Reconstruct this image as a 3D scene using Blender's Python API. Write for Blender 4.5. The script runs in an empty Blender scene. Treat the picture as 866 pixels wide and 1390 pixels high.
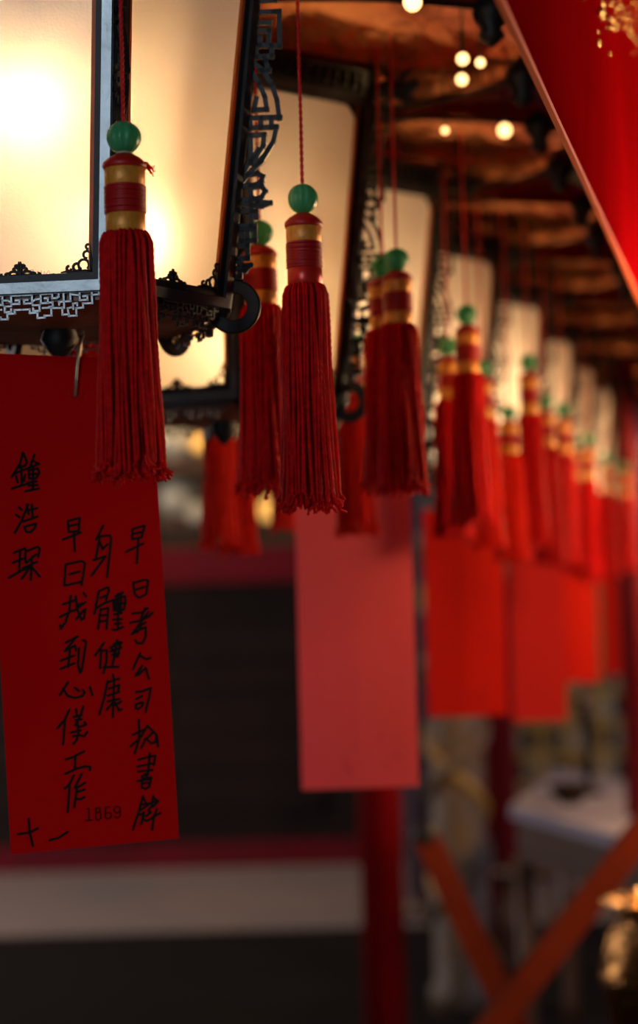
import bpy, math, random
from mathutils import Vector, Matrix, Euler
random.seed(11)
PI = math.pi
COL = bpy.context.scene.collection
# ------------------------------------------------------------------ camera
F = 2600.0; EYE = 1.5
cam_d = bpy.data.cameras.new('camera'); cam = bpy.data.objects.new('camera', cam_d); COL.objects.link(cam)
CM = Matrix.Rotation(math.radians(92.55), 4, 'X') @ Matrix.Rotation(math.radians(-1.55), 4, 'Z')
CM = Matrix.Translation((0, 0, EYE)) @ CM
cam.matrix_world = CM
cam_d.sensor_fit = 'VERTICAL'; cam_d.sensor_height = 36.0; cam_d.sensor_width = 36.0
cam_d.lens = F / 1390 * 36.0
cam_d.clip_start = 0.05; cam_d.clip_end = 60
cam_d.dof.use_dof = True; cam_d.dof.focus_distance = 1.53; cam_d.dof.aperture_fstop = 3.3
bpy.context.scene.camera = cam
R3 = CM.to_3x3()
def ray(px, py):
    return R3 @ Vector(((px - 433) / F, -(py - 695) / F, -1))
def P(px, py, Y):
    d = ray(px, py); return Vector((0, 0, EYE)) + d * (Y / d.y)
# ------------------------------------------------------------------ materials
def mat(name, color, rough=.5, metal=0, trans=0, bump=None, spec=.5, tcol=None, var=None, emit=None, coat=0, sheen=0):
    m = bpy.data.materials.new(name); m.use_nodes = True
    nt = m.node_tree; ns = nt.nodes; ln = nt.links
    b = ns['Principled BSDF']; out = ns['Material Output']
    b.inputs['Base Color'].default_value = (*color, 1)
    b.inputs['Roughness'].default_value = rough; b.inputs['Metallic'].default_value = metal
    b.inputs['Specular IOR Level'].default_value = spec
    b.inputs['Coat Weight'].default_value = coat
    b.inputs['Sheen Weight'].default_value = sheen
    tc = ns.new('ShaderNodeTexCoord')
    if emit:
        b.inputs['Emission Color'].default_value = (*emit[:3], 1); b.inputs['Emission Strength'].default_value = emit[3]
    if var:   # (scale, second colour, (sx,sy,sz))
        mp = ns.new('ShaderNodeMapping'); mp.inputs['Scale'].default_value = var[2]
        ln.new(tc.outputs['Object'], mp.inputs['Vector'])
        nz = ns.new('ShaderNodeTexNoise'); nz.inputs['Scale'].default_value = var[0]; nz.inputs['Detail'].default_value = 5
        ln.new(mp.outputs[0], nz.inputs['Vector'])
        cr = ns.new('ShaderNodeValToRGB'); cr.color_ramp.elements[0].position = .35; cr.color_ramp.elements[1].position = .65
        cr.color_ramp.elements[0].color = (*color, 1); cr.color_ramp.elements[1].color = (*var[1], 1)
        ln.new(nz.outputs['Fac'], cr.inputs[0]); ln.new(cr.outputs[0], b.inputs['Base Color'])
    if bump:  # (scale, strength, distance)
        nz = ns.new('ShaderNodeTexNoise'); nz.inputs['Scale'].default_value = bump[0]; nz.inputs['Detail'].default_value = 4
        ln.new(tc.outputs['Object'], nz.inputs['Vector'])
        bp = ns.new('ShaderNodeBump'); bp.inputs['Strength'].default_value = bump[1]; bp.inputs['Distance'].default_value = bump[2]
        ln.new(nz.outputs['Fac'], bp.inputs['Height']); ln.new(bp.outputs[0], b.inputs['Normal'])
    if trans:
        t = ns.new('ShaderNodeBsdfTranslucent'); t.inputs[0].default_value = (*(tcol or color), 1)
        mx = ns.new('ShaderNodeMixShader'); mx.inputs[0].default_value = trans
        ln.new(b.outputs[0], mx.inputs[1]); ln.new(t.outputs[0], mx.inputs[2]); ln.new(mx.outputs[0], out.inputs[0])
        if bump: ln.new(bp.outputs[0], t.inputs['Normal'])
    return m
M = {}
M['pewter'] = mat('dark_pewter', (.135, .15, .16), .32, .85, bump=(90, .2, .002), var=(30, (.10, .11, .115), (1, 1, 1)))
M['iron'] = mat('black_iron', (.009, .009, .010), .5, .1, spec=.3, bump=(120, .3, .002))
M['glass'] = mat('frosted_glass', (.93, .93, .92), .5, 0, .5, spec=.6, bump=(420, .35, .001), tcol=(.95, .86, .72))
def clear_mat():
    m = bpy.data.materials.new('clear_glass_back'); m.use_nodes = True; nt = m.node_tree
    t = nt.nodes.new('ShaderNodeBsdfTransparent'); t.inputs[0].default_value = (.97, .97, .95, 1); nt.links.new(t.outputs[0], nt.nodes['Material Output'].inputs[0]); return m
M['clear'] = clear_mat()
M['lamp_tube'] = mat('warm_lamp_tube', (1, .9, .7), .3, emit=(1, .50, .19, 16))  # glow of the added core that evens out the panels
M['amber_wood'] = mat('amber_wood', (.45, .13, .025), .5, 0, .45, tcol=(.8, .25, .04))
M['base_wood'] = mat('warm_base_wood', (.16, .06, .022), .5, 0, bump=(40, .3, .003), var=(20, (.09, .03, .012), (1, 1, 4)))
M['bulb'] = mat('bulb_glow', (1, .9, .7), .3, emit=(1, .66, .36, 150))
M['copper'] = mat('lacquered_copper', (.80, .34, .13), .2, .85, bump=(9, .35, .03), var=(5, (.40, .09, .04), (1, 1, 1)))
M['thread'] = mat('red_silk_thread', (.72, .004, .005), .65, 0, .38, tcol=(.85, .012, .01), spec=.12, var=(160, (.45, .003, .004), (1, 1, 1)))
M['thread_o'] = mat('orange_red_silk_thread', (.85, .020, .004), .6, 0, .4, tcol=(.95, .06, .01), spec=.1, var=(160, (.6, .012, .004), (1, 1, 1)))
M['cord'] = mat('red_cord', (.50, .008, .01), .55, 0, .2, tcol=(.8, .02, .02), spec=.3)
M['wrap'] = mat('red_wrap_thread', (.38, .006, .006), .45, 0, .12, spec=.4, tcol=(.7, .01, .01))
M['gold'] = mat('gold_band', (.80, .34, .04), .42, .25, .22, bump=(700, .3, .001), tcol=(.95, .33, .03), var=(300, (.62, .24, .03), (1, 1, .4)))
M['redband'] = mat('red_foil_band', (.55, .02, .01), .32, .3, .2, tcol=(.9, .05, .01))
M['jade'] = mat('jade_bead', (.05, .27, .12), .3, 0, .4, tcol=(.09, .48, .20), var=(60, (.07, .33, .15), (1, 1, 1)))
M['cream'] = mat('cream_bead', (.55, .42, .30), .4, 0, .2)
M['card'] = mat('red_paper', (.56, .002, .003), .75, 0, .22, tcol=(.75, .01, .01), spec=.06)
M['card_pink'] = mat('pinkish_red_paper', (.66, .10, .12), .8, 0, .35, tcol=(.85, .12, .12), spec=.1)
M['card_mid'] = mat('rose_red_paper', (.46, .02, .02), .8, 0, .3, tcol=(.85, .05, .04), spec=.05)
M['card_or'] = mat('orange_red_paper', (.48, .010, .004), .8, 0, .3, tcol=(.9, .03, .01), spec=.1)
M['ink'] = mat('black_ink', (.006, .004, .004), .6, spec=.2)
M['ink_soft'] = mat('faded_ink', (.33, .03, .035), .9, spec=.05)
M['stamp'] = mat('stamp_ink', (.045, .002, .003), .8, spec=.05)
M['wire'] = mat('steel_wire', (.30, .26, .22), .35, .9)
M['banner'] = mat('red_banner_cloth', (.24, .001, .003), .9, 0, .08, spec=.0, bump=(25, .25, .01), var=(6, (.18, .001, .002), (1, 1, .6)), tcol=(.8, .01, .01))
M['trim_o'] = mat('orange_trim', (.75, .13, .03), .5)
M['sequin'] = mat('gold_sequins', (.95, .62, .22), .25, .9)
M['maroon'] = mat('maroon_lacquer', (.14, .005, .012), .6, spec=.12, bump=(8, .2, .01), var=(3, (.11, .006, .012), (1, 1, .2)))
M['red_lacquer'] = mat('red_lacquer', (.26, .002, .005), .6, spec=.1, bump=(8, .2, .01), var=(3, (.24, .003, .006), (1, 1, .2)))
M['orange_lacquer'] = mat('orange_red_lacquer', (.17, .020, .004), .8, spec=.1, bump=(10, .2, .01), var=(4, (.11, .012, .003), (1, 1, 1)))
M['dark_wood'] = mat('dark_brown_wood', (.020, .011, .008), .6, bump=(12, .3, .01), var=(2, (.012, .007, .006), (1, 1, 1)), spec=.12)
M['brown_wood'] = mat('brown_wood', (.10, .045, .025), .5, bump=(12, .3, .01), var=(4, (.06, .028, .018), (1, 1, 6)))
M['lilac'] = mat('lilac_grey_plaster', (.08, .045, .07), .7, bump=(20, .2, .01), var=(3, (.11, .07, .10), (1, 1, .3)))
M['tan'] = mat('tan_carving', (.16, .10, .05), .6, bump=(14, .8, .03), var=(14, (.13, .10, .09), (1, 2, .6)))
M['white_top'] = mat('white_stone_top', (.30, .29, .40), .5, var=(3, (.26, .25, .34), (1, 1, 1)))
M['yellow'] = mat('yellow_lattice_paint', (.42, .27, .07), .5, var=(8, (.34, .2, .05), (1, 1, 1)))
M['pale'] = mat('pale_screen_glass', (.34, .33, .33), .5, var=(3, (.25, .25, .25), (1, 1, 1)))
nt = M['pale'].node_tree; ck = nt.nodes.new('ShaderNodeTexChecker'); ck.inputs['Scale'].default_value = 6.1
ck.inputs[1].default_value = (.40, .39, .40, 1); ck.inputs[2].default_value = (.02, .015, .012, 1)
tc_ = nt.nodes.new('ShaderNodeTexCoord'); nt.links.new(tc_.outputs['Object'], ck.inputs[0]); nt.links.new(ck.outputs[0], nt.nodes['Principled BSDF'].inputs['Base Color'])
M['brass'] = mat('hammered_brass', (.50, .24, .06), .22, 1, bump=(28, .9, .02), var=(10, (.3, .13, .03), (1, 1, 1)))
M['porcelain'] = mat('pale_lamp_glass', (.45, .42, .33), .4, emit=(1, .86, .62, .05))
M['amber_lamp'] = mat('amber_lamp_glow', (.9, .5, .12), .4, emit=(1, .50, .10, 1.1))
M['gold_lamp'] = mat('golden_lamp_glow', (1, .7, .3), .3, emit=(1, .55, .20, 4.2))  # glow standing in for highlights on the copper canopies
M['green'] = mat('dark_green_leaf', (.02, .035, .022), .5, var=(9, (.01, .02, .012), (1, 1, 1)))
def floor_mat():
    m = mat('worn_stone_floor', (.28, .215, .19), .55, bump=(6, .2, .01), var=(1.2, (.22, .19, .20), (1, 1, 1)))
    return m
M['floor'] = floor_mat()
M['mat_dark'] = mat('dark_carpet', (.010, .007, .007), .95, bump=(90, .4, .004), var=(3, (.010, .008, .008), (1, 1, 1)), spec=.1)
M['wall'] = mat('smoke_darkened_wall', (.20, .12, .05), .8, bump=(4, .3, .02), var=(1.3, (.13, .08, .04), (1, 1, 1)))
M['wall_red'] = mat('dark_red_wall', (.05, .016, .012), .7, var=(1.0, (.03, .012, .01), (1, 1, 1)))
M['ceil'] = mat('dark_red_ceiling', (.055, .012, .008), .5, var=(1.4, (.035, .01, .008), (1, 1, 1)))
# ------------------------------------------------------------------ mesh builder
class MB:
    def __init__(s): s.v = []; s.f = []
    def add(s, vs, fs):
        n = len(s.v); s.v += [Vector(v) for v in vs]; s.f += [tuple(i + n for i in f) for f in fs]; return s
    def hexa(s, c):   # 8 corners: bottom 4, top 4
        return s.add(c, [(3, 2, 1, 0), (4, 5, 6, 7), (0, 1, 5, 4), (1, 2, 6, 5), (2, 3, 7, 6), (3, 0, 4, 7)])
    def box(s, c, d, R=None):
        c = Vector(c); h = Vector(d) / 2; o = []
        for z in (-1, 1):
            for x, y in ((-1, -1), (1, -1), (1, 1), (-1, 1)):
                p = Vector((x * h.x, y * h.y, z * h.z)); o.append(c + (R @ p if R else p))
        return s.hexa(o)
    def beam(s, a, b, w, d, up=(0, 0, 1)):
        a = Vector(a); b = Vector(b); t = (b - a).normalized(); u = Vector(up)
        if abs(t.dot(u)) > .95: u = Vector((1, 0, 0))
        x = t.cross(u).normalized(); y = x.cross(t).normalized(); o = []
        for q in (a, b):
            for i, j in ((-1, -1), (1, -1), (1, 1), (-1, 1)): o.append(q + x * (i * w / 2) + y * (j * d / 2))
        return s.hexa(o)
    def tube(s, pts, r, n=8, caps=True, closed=False):
        pts = [Vector(p) for p in pts]; k = len(pts); rs = r if isinstance(r, (list, tuple)) else [r] * k
        ring = []; px = None
        for i, p in enumerate(pts):
            a = pts[i - 1] if i else (pts[-1] if closed else p); b = pts[(i + 1) % k] if (i < k - 1 or closed) else p
            t = (b - a).normalized()
            if px is None:
                u = Vector((0, 0, 1)) if abs(t.z) < .9 else Vector((1, 0, 0)); x = t.cross(u).normalized()
            else:
                x = (px - t * px.dot(t)).normalized()
            px = x; y = t.cross(x)
            ring.append([p + (x * math.cos(2 * PI * j / n) + y * math.sin(2 * PI * j / n)) * rs[i] for j in range(n)])
        vs = [q for rg in ring for q in rg]; fs = []
        for i in range(k if closed else k - 1):
            i2 = (i + 1) % k
            for j in range(n):
                fs.append((i * n + j, i * n + (j + 1) % n, i2 * n + (j + 1) % n, i2 * n + j))
        if caps and not closed: fs += [tuple(range(n))[::-1], tuple((k - 1) * n + j for j in range(n))]
        return s.add(vs, fs)
    def lathe(s, prof, n=24, c=(0, 0, 0), flute=0, nf=0):
        c = Vector(c); vs = []; fs = []
        for r, z in prof:
            for j in range(n):
                a = 2 * PI * j / n; rr = r * (1 + flute * math.cos(nf * a)) if flute else r
                vs.append(c + Vector((rr * math.cos(a), rr * math.sin(a), z)))
        k = len(prof)
        for i in range(k - 1):
            for j in range(n): fs.append((i * n + j, i * n + (j + 1) % n, (i + 1) * n + (j + 1) % n, (i + 1) * n + j))
        if prof[0][0] > 1e-6: fs.append(tuple(range(n))[::-1])
        if prof[-1][0] > 1e-6: fs.append(tuple((k - 1) * n + j for j in range(n)))
        return s.add(vs, fs)
    def strip2d(s, pts, w, d, fr):
        """polyline in a plane; fr(a,h,o)->Vector; width w in-plane, depth d out of plane"""
        for (a0, h0), (a1, h1) in zip(pts, pts[1:]):
            L = math.hypot(a1 - a0, h1 - h0)
            if L < 1e-7: continue
            ta, th = (a1 - a0) / L, (h1 - h0) / L; e = w * .5
            A = (a0 - ta * e, h0 - th * e); B = (a1 + ta * e, h1 + th * e); na, nh = -th, ta; o = []
            for off in (-d / 2, d / 2):
                for (q, sg) in ((A, -1), (A, 1), (B, 1), (B, -1)):
                    k = w / 2 if abs(off) > 0 and off < 0 else w * .42
                    o.append(fr(q[0] + na * k * sg, q[1] + nh * k * sg, off))
            s.hexa(o)
        return s
    def build(s, name, m, parent=None, smooth=False, loc=None):
        me = bpy.data.meshes.new(name); me.from_pydata([tuple(v) for v in s.v], [], s.f); me.update()
        import bmesh
        bm = bmesh.new(); bm.from_mesh(me); bmesh.ops.recalc_face_normals(bm, faces=bm.faces); bm.to_mesh(me); bm.free()
        me.materials.append(m)
        if smooth:
            for p in me.polygons: p.use_smooth = True
        o = bpy.data.objects.new(name, me); COL.objects.link(o)
        if parent: o.parent = parent
        if loc is not None: o.location = loc
        return o
def tag(o, label, cat, group=None):
    o['label'] = label; o['category'] = cat
    if group: o['group'] = group
    return o
def thing(name, label, cat, loc=(0, 0, 0), rz=0, group=None):
    o = bpy.data.objects.new(name, None); COL.objects.link(o); o.empty_display_size = .05
    o.location = loc; o.rotation_euler = (0, 0, rz); return tag(o, label, cat, group)
def struct(o): o['kind'] = 'structure'; return o
def kids(o): return [c for c in bpy.data.objects if c.parent == o]
def copy_tree(o, parent=None):
    c = o.copy(); COL.objects.link(c)
    if parent: c.parent = parent
    for ch in kids_map.get(o.name, []): copy_tree(ch, c)
    return c
kids_map = {}
def remap(o):
    kids_map[o.name] = kids(o)
    for c in kids_map[o.name]: remap(c)
def arc(cx, cy, r, a0, a1, n=8):
    return [(cx + r * math.cos(math.radians(a0 + (a1 - a0) * i / n)), cy + r * math.sin(math.radians(a0 + (a1 - a0) * i / n))) for i in range(n + 1)]
# ------------------------------------------------------------------ lantern
RB, TP, GT, HB = .145, .118, .328, .366      # bottom radius, taper, glass top, body height
def rad(z): return RB + TP * z
def face_frame(k):
    a = math.radians(60 * k + 30); n = Vector((math.cos(a), math.sin(a), 0)); t = Vector((-math.sin(a), math.cos(a), 0))
    return lambda x, z, o: n * (rad(z) * math.cos(PI / 6) + o) + t * x + Vector((0, 0, z))
def radial_frame(k):
    a = math.radians(60 * k); n = Vector((math.cos(a), math.sin(a), 0)); t = Vector((-math.sin(a), math.cos(a), 0))
    return lambda x, z, o: n * (rad(z) + x) + t * o + Vector((0, 0, z))
# apron fretwork half pattern, (x from centre, y below the frame) in photo-zoom units
AP = [[(0, 15), (90, 15), (90, 85), (20, 85), (20, 55), (50, 55)],
      [(0, 135), (65, 135), (65, 165), (130, 165), (130, 210), (190, 208), (190, 193), (250, 193), (250, 128), (180, 128)],
      [(90, 70), (120, 55), (165, 50)], [(225, 88), (165, 88), (165, 12), (265, 10), (265, 50), (300, 50), (320, 38), (320, 5), (420, 5), (420, 80), (320, 84), (320, 105)],
      [(225, 88), (225, 48), (200, 48)], [(225, 85), (265, 85), (265, 120), (235, 120)],
      [(95, 102), (150, 102), (150, 150), (95, 148), (95, 128)],
      [(250, 132), (345, 134), (345, 190), (400, 190), (400, 203), (465, 203), (465, 142), (525, 138), (525, 105), (605, 105), (605, -5), (500, 0), (500, 76), (565, 76), (565, 42), (530, 45)],
      [(362, 5), (362, 134)], [(430, 25), (500, 35)], [(440, 145), (440, 102), (475, 98), (475, 118)], [(605, 36), (665, 34), (665, -8)], [(400, 200), (392, 140), (430, 132)]]
def apron(k):
    fr = face_frame(k); mb = MB(); u = .0635 / 670
    for pl in AP:
        for sg in (1, -1):
            mb.strip2d([(sg * x * u, -.003 - y * u * 1.0) for x, y in pl], .00165, .0026, fr)
    mb.strip2d([(-.066, -.0035), (.066, -.0035)], .0016, .003, fr)
    return mb
# radial bracket; strokes in photo px -> (outward, height)
def bz(pts, which):
    o = []
    for x, y in pts:
        if which == 7: X, Y = 290 + x / 6.945, y / 6.945
        else: X, Y = 290 + x / 6.318, 180 + y / 6.318
        xp = 349 - .0914 * Y
        o.append(((X - xp) * .00074, (398 - Y) * .00062))
    return o
BR = [bz(p, 7) for p in ([(430, -60), (600, -60), (640, -60), (640, 280), (480, 262), (480, 190)], [(430, 120), (555, 120), (548, 235)], [(430, 40), (560, 45)], [(575, 270), (575, 370), (445, 375), (445, 290)],
      [(515, 380), (525, 420), (545, 510), (480, 508)], [(395, 400), (500, 510), (570, 650), (608, 800), (625, 975)], [(340, 960), (630, 970)], [(400, 500), (470, 640), (510, 760), (525, 885), (422, 888), (440, 780)],
      [(390, 960), (390, 1060)], [(475, 965), (475, 1060)], [(560, 970), (560, 1060)], [(335, 1060), (600, 1062), (575, 1200), (500, 1330), (430, 1420)], [(390, 1400), (390, 1130), (500, 1130), (490, 1240), (410, 1390)])]
BR += [bz(p, 8) for p in ([(500, 0), (430, 130), (330, 235), (265, 325)], [(410, 20), (360, 110), (300, 210)], [(330, 245), (400, 230), (440, 260), (430, 300), (380, 330), (300, 335)], [(350, 335), (350, 480)],
      [(380, 350), (430, 345), (455, 390), (430, 440), (380, 455), (250, 460)], [(360, 440), (400, 480), (490, 495), (430, 520), (380, 510), (300, 500)], [(240, 560), (385, 560), (385, 610)], [(240, 560), (240, 690), (375, 690)],
      [(350, 500), (350, 690)], [(270, 720), (375, 720), (375, 820), (280, 820), (280, 740)], [(320, 745), (320, 800)], [(210, 860), (320, 860), (320, 970), (200, 975)], [(230, 980), (290, 1040), (340, 1035), (300, 1080), (230, 1060)],
      [(165, 1010), (180, 1130), (260, 1130), (260, 1090)], [(170, 1160), (170, 1420)], [(215, 1010), (215, 1120)])]
def bracket(k):
    fr = radial_frame(k); mb = MB()
    for pl in BR: mb.strip2d(pl, .0040, .0050, fr)
    mb.strip2d([(.0025, -.004), (.0025, .34)], .0065, .004, fr)
    # upper fret and beast head at the top, reaching outward
    z0 = .262
    for pl in ([(.002, z0), (.020, z0), (.020, z0 + .028), (.008, z0 + .028), (.008, z0 + .012)], [(.002, z0 + .036), (.026, z0 + .036), (.026, z0 + .058), (.012, z0 + .058)],
               [(.002, z0 + .066), (.022, z0 + .066), (.030, z0 + .078)], [(.010, z0 + .044), (.010, z0 + .066)]):
        mb.strip2d(pl, .0034, .0046, fr)
    hd = [fr(x, z, 0) for x, z in ((.0, .338), (.012, .345), (.026, .346), (.038, .342), (.050, .344), (.058, .350))]
    mb.tube(hd, [.007, .009, .011, .010, .0075, .004], 10)
    mb.tube([fr(x, z, 0) for x, z in ((.024, .352), (.020, .364), (.008, .372))], [.004, .003, .0012], 6)
    mb.tube([fr(x, z, 0) for x, z in ((.036, .350), (.040, .360), (.050, .366))], [.004, .003, .0015], 6)
    mb.tube([fr(x, z, 0) for x, z in ((.036, .336), (.046, .330), (.055, .333))], [.005, .004, .002], 6)
    return mb
def ring_plate(k):
    fr = radial_frame(k); mb = MB(); n = 36
    prof = [(.0118, -.0022), (.0125, -.0032), (.0220, -.0032), (.0234, -.0018), (.0234, .0018), (.0220, .0032), (.0125, .0032), (.0118, .0022)]
    vs = []; m = len(prof); cx, cz = .0075, -.0015
    for j in range(n):
        a = 2 * PI * j / n
        for r, o in prof: vs.append(fr(cx + r * math.cos(a), 0, o) * 1.0 + Vector((0, 0, cz + r * math.sin(a))))
    fs = [(j * m + i, j * m + (i + 1) % m, ((j + 1) % n) * m + (i + 1) % m, ((j + 1) % n) * m + i) for j in range(n) for i in range(m)]
    mb.add(vs, fs)
    return mb
def curl(fr, x, z, sx, s=1.0, sz=1):
    mb = MB(); q = lambda p: fr(x + sx * p[0] * s, z + sz * p[1] * s, .002)
    mb.tube([q(p) for p in [(0, 0), (.006, .001), (.013, .0005), (.021, .0015), (.025, .001)]], [.0022, .0019, .0016, .0011, .0005], 6)
    mb.tube([q(p) for p in [(0, 0), (.0008, .006), (.001, .013), (.0012, .022), (.0008, .028)]], [.0022, .0019, .0016, .0011, .0005], 6)
    for (cx, cy, r, a0, a1) in ((.007, .006, .0042, -60, 230), (.0125, .0045, .0028, 180, 480), (.0042, .0135, .0028, -90, 220), (.0185, .0038, .0018, 180, 460), (.003, .0195, .0018, -90, 200)):
        mb.tube([q(p) for p in arc(cx, cy, r, a0, a1, 9)], [.0012] * 10, 6)
    return mb
def make_lantern():
    root = thing('palace_lantern', 'x', 'lantern', group='hexagonal lanterns in the receding row')
    for k in range(6):
        fr = face_frame(k); rf = radial_frame(k)
        # glass
        g = MB(); o = []
        for off in (-.003, -.0005):
            for z, sg in ((.008, -1), (.008, 1), (GT, 1), (GT, -1)):
                o.append(fr(sg * (rad(z) / 2 - .008), z, off))
        gp = g.hexa(o).build('glass_panel', M['glass'], root); gp.data.materials.append(M['clear'])
        far_o = max((v.co.to_2d().dot(fr(0, v.co.z, 0).to_2d().normalized()) - fr(0, v.co.z, 0).to_2d().length) for v in gp.data.vertices)
        for p_ in gp.data.polygons:
            ok = all((gp.data.vertices[i].co.to_2d().dot(fr(0, 0, 0).to_2d().normalized()) - fr(0, gp.data.vertices[i].co.z, 0).to_2d().length) > -.0015 for i in p_.vertices)
            p_.material_index = 0 if ok else 1
        # amber lip
        w = MB()
        for sg in (-1, 1):
            o = []
            for z in (.012, GT):
                hw = rad(z) / 2
                for x, off in ((hw - .0175, .0), (hw - .0135, .0), (hw - .0135, .003), (hw - .0175, .003)): o.append(fr(sg * x, z, off))
            w.hexa(o)
        w.build('amber_lip', M['amber_wood'], root)
        # frame: outer flat stile + inner bead, bottom and top rails
        f = MB()
        def rail(x0, x1, z0, z1, o0, o1, taper=True):
            o = []
            for off in (o0, o1):
                for z, xx in ((z0, x0), (z0, x1), (z1, x1), (z1, x0)):
                    o.append(fr(xx(z), z, off))
            f.hexa(o)
        for sg in (-1, 1):
            rail(lambda z: sg * (rad(z) / 2 - .0085), lambda z: sg * (rad(z) / 2 - .0005), -.004, HB, -.003, .0075)
        rail(lambda z: -(rad(z) / 2 - .002), lambda z: (rad(z) / 2 - .002), -.004, .0045, -.003, .0085)
        rail(lambda z: -(rad(z) / 2 - .006), lambda z: (rad(z) / 2 - .006), GT - .002, GT + .007, -.003, .0045)
        rail(lambda z: -(rad(z) / 2 - .002), lambda z: (rad(z) / 2 - .002), GT + .006, HB, -.003, .0075)
        fo = f.build('panel_frame', M['pewter'], root)
        f = MB()
        for sg in (-1, 1):
            rail(lambda z: sg * (rad(z) / 2 - .0140), lambda z: sg * (rad(z) / 2 - .0085), .006, GT + .004, -.003, .0040)
        rail(lambda z: -(rad(z) / 2 - .006), lambda z: (rad(z) / 2 - .006), .0040, .0110, -.003, .0045)
        f.build('inner_moulding', M['iron'], fo)
        hw = rad(.011) / 2 - .0138
        c = MB()
        for sg in (1, -1):
            q = curl(fr, sg * hw, .011, -sg, 1.05); c.add(q.v, q.f)
            q = curl(fr, 0, .010, sg, .8, .55); c.add(q.v, q.f)
            # spandrel at the top corner
            ht = rad(GT) / 2 - .0125
            for off in (.0015,):
                pts = [(ht, GT)] + [(ht - .026 + .026 * math.sin(math.radians(a)), GT - .040 + .040 * math.cos(math.radians(a))) for a in range(0, 91, 15)]
                vs = [fr(sg * x, z, off) for x, z in pts] + [fr(sg * x, z, off - .003) for x, z in pts]; n = len(pts)
                c.add(vs, [tuple(range(n)), tuple(range(2 * n - 1, n - 1, -1))] + [(i, (i + 1) % n, n + (i + 1) % n, n + i) for i in range(n)])
        c.build('corner_filigree', M['iron'], fo, True)
        # frieze relief above the glass
        z0 = (GT + .007 + HB) / 2; fz = MB()
        for i in range(-5, 6):
            x = i * .0135
            fz.strip2d([(x - .005, z0 - .010), (x + .005, z0 - .010), (x + .005, z0 + .010), (x - .004, z0 + .010), (x - .004, z0 - .003), (x + .001, z0 - .003)], .0017, .0030, lambda a, h, o, fr=fr: fr(a, h, o + .0085))
        fz.build('frieze_fretwork', M['iron'], fo)
        apron(k).build('fretwork_apron', M['pewter'], root)
        # corner post (rounded)
        p = MB(); p.tube([rf(-.001, -.010, 0), rf(-.001, 0, 0), rf(-.001, HB, 0), rf(-.001, HB + .01, 0)], [.005, .0068, .0068, .005], 12)
        p.build('corner_post', M['iron'], root, True)
        bracket(k).build('fretwork_bracket', M['iron'], root)
        ring_plate(k).build('ring_plaque', M['iron'], root, False)
    MB().lathe([(0, .02), (.010, .025), (.010, .175), (0, .18)], 14).build('lamp_tube', M['lamp_tube'], root, True)  # added glowing core, gives the even panel glow of scattering glass
    # base: hexagonal rim plate, spokes, hub
    b = MB(); vs = []; fs = []
    for r, z in ((RB - .004, -.002), (RB - .004, -.010), (.018, -.016), (.018, -.006)):
        for k in range(6): a = math.radians(60 * k); vs.append((r * math.cos(a), r * math.sin(a), z))
    for i in range(4):
        for k in range(6): fs.append((i * 6 + k, i * 6 + (k + 1) % 6, ((i + 1) % 4) * 6 + (k + 1) % 6, ((i + 1) % 4) * 6 + k))
    b.add(vs, fs)
    for k in range(3):
        a = math.radians(60 * k); d = Vector((math.cos(a), math.sin(a), 0)) * (RB - .03)
        b.beam(d + Vector((0, 0, -.008)), -d + Vector((0, 0, -.008)), .012, .006)
    b.build('base_frame', M['base_wood'], root)
    MB().lathe([(.0, .004), (.020, .002), (.022, -.008), (.014, -.014), (.017, -.024), (.010, -.034), (.004, -.040), (0, -.042)], 20).build('base_hub', M['iron'], root, True)
    # roof plate closing the body
    r0 = rad(HB) - .004; vs = []
    for r, z in ((r0, HB - .002), (r0 + .006, HB + .008), (.06, HB + .030)):
        for k in range(6): a = math.radians(60 * k); vs.append((r * math.cos(a), r * math.sin(a), z))
    fs = [(i * 6 + k, i * 6 + (k + 1) % 6, (i + 1) * 6 + (k + 1) % 6, (i + 1) * 6 + k) for i in range(2) for k in range(6)] + [tuple(range(12, 18)), tuple(range(5, -1, -1))]
    MB().add(vs, fs).build('roof_plate', M['maroon'], root)
    for (ang, r, z, s) in ((-23, .099, .150, .011), (12, .103, .048, .009)):
        a = math.radians(ang); c = Vector((r * math.cos(a), r * math.sin(a), z))
        prof = [(max(s * math.sin(PI * i / 8), 0 if i in (0,) else .004), s * -math.cos(PI * i / 8)) for i in range(9)]
        prof[0] = (0, -s)
        o = MB().lathe(prof, 12, (0, 0, 0)).build('light_bulb', M['bulb'], root, True, c)
        MB().tube([(0, 0, s * .8), (0, 0, HB - z)], .004, 8).build('bulb_holder', M['iron'], o, True)
    return root
ROW = Vector((.126, .538, 0)); O1 = Vector((-.220, 1.648, 0))
proto = make_lantern(); remap(proto)
place = ['nearest lantern with two pale glass panels, at top left', 'second lantern back, its warm panel beside the nearest lantern', 'third lantern back, blurred, just right of centre', 'fourth lantern back, narrow glowing panel above red tassels',
         'fifth lantern back, slim blurred glowing panel', 'sixth lantern back, thin blurred glow', 'seventh lantern back, thin blurred glow', 'eighth lantern back, tiny blurred glow', 'ninth lantern back in the row at right', 'tenth lantern back in the row at right', 'farthest visible lantern of the row, at right edge']
LAN = []
for i in range(11):
    l = proto if i == 0 else copy_tree(proto)
    l.location = O1 + ROW * i + Vector(((0, -.012, -.027, -.021, -.006, 0, 0, 0, 0, 0, 0)[i], 0, EYE + (.252, .219)[i] if i < 2 else EYE + .228))
    l.rotation_euler = (0, 0, math.radians((-66, -80, -77, -75, -76, -74, -76, -75, -76, -75, -76)[i]))
    l['label'] = 'black fretwork hexagonal hanging lantern, ' + place[i]; LAN.append(l)
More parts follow.
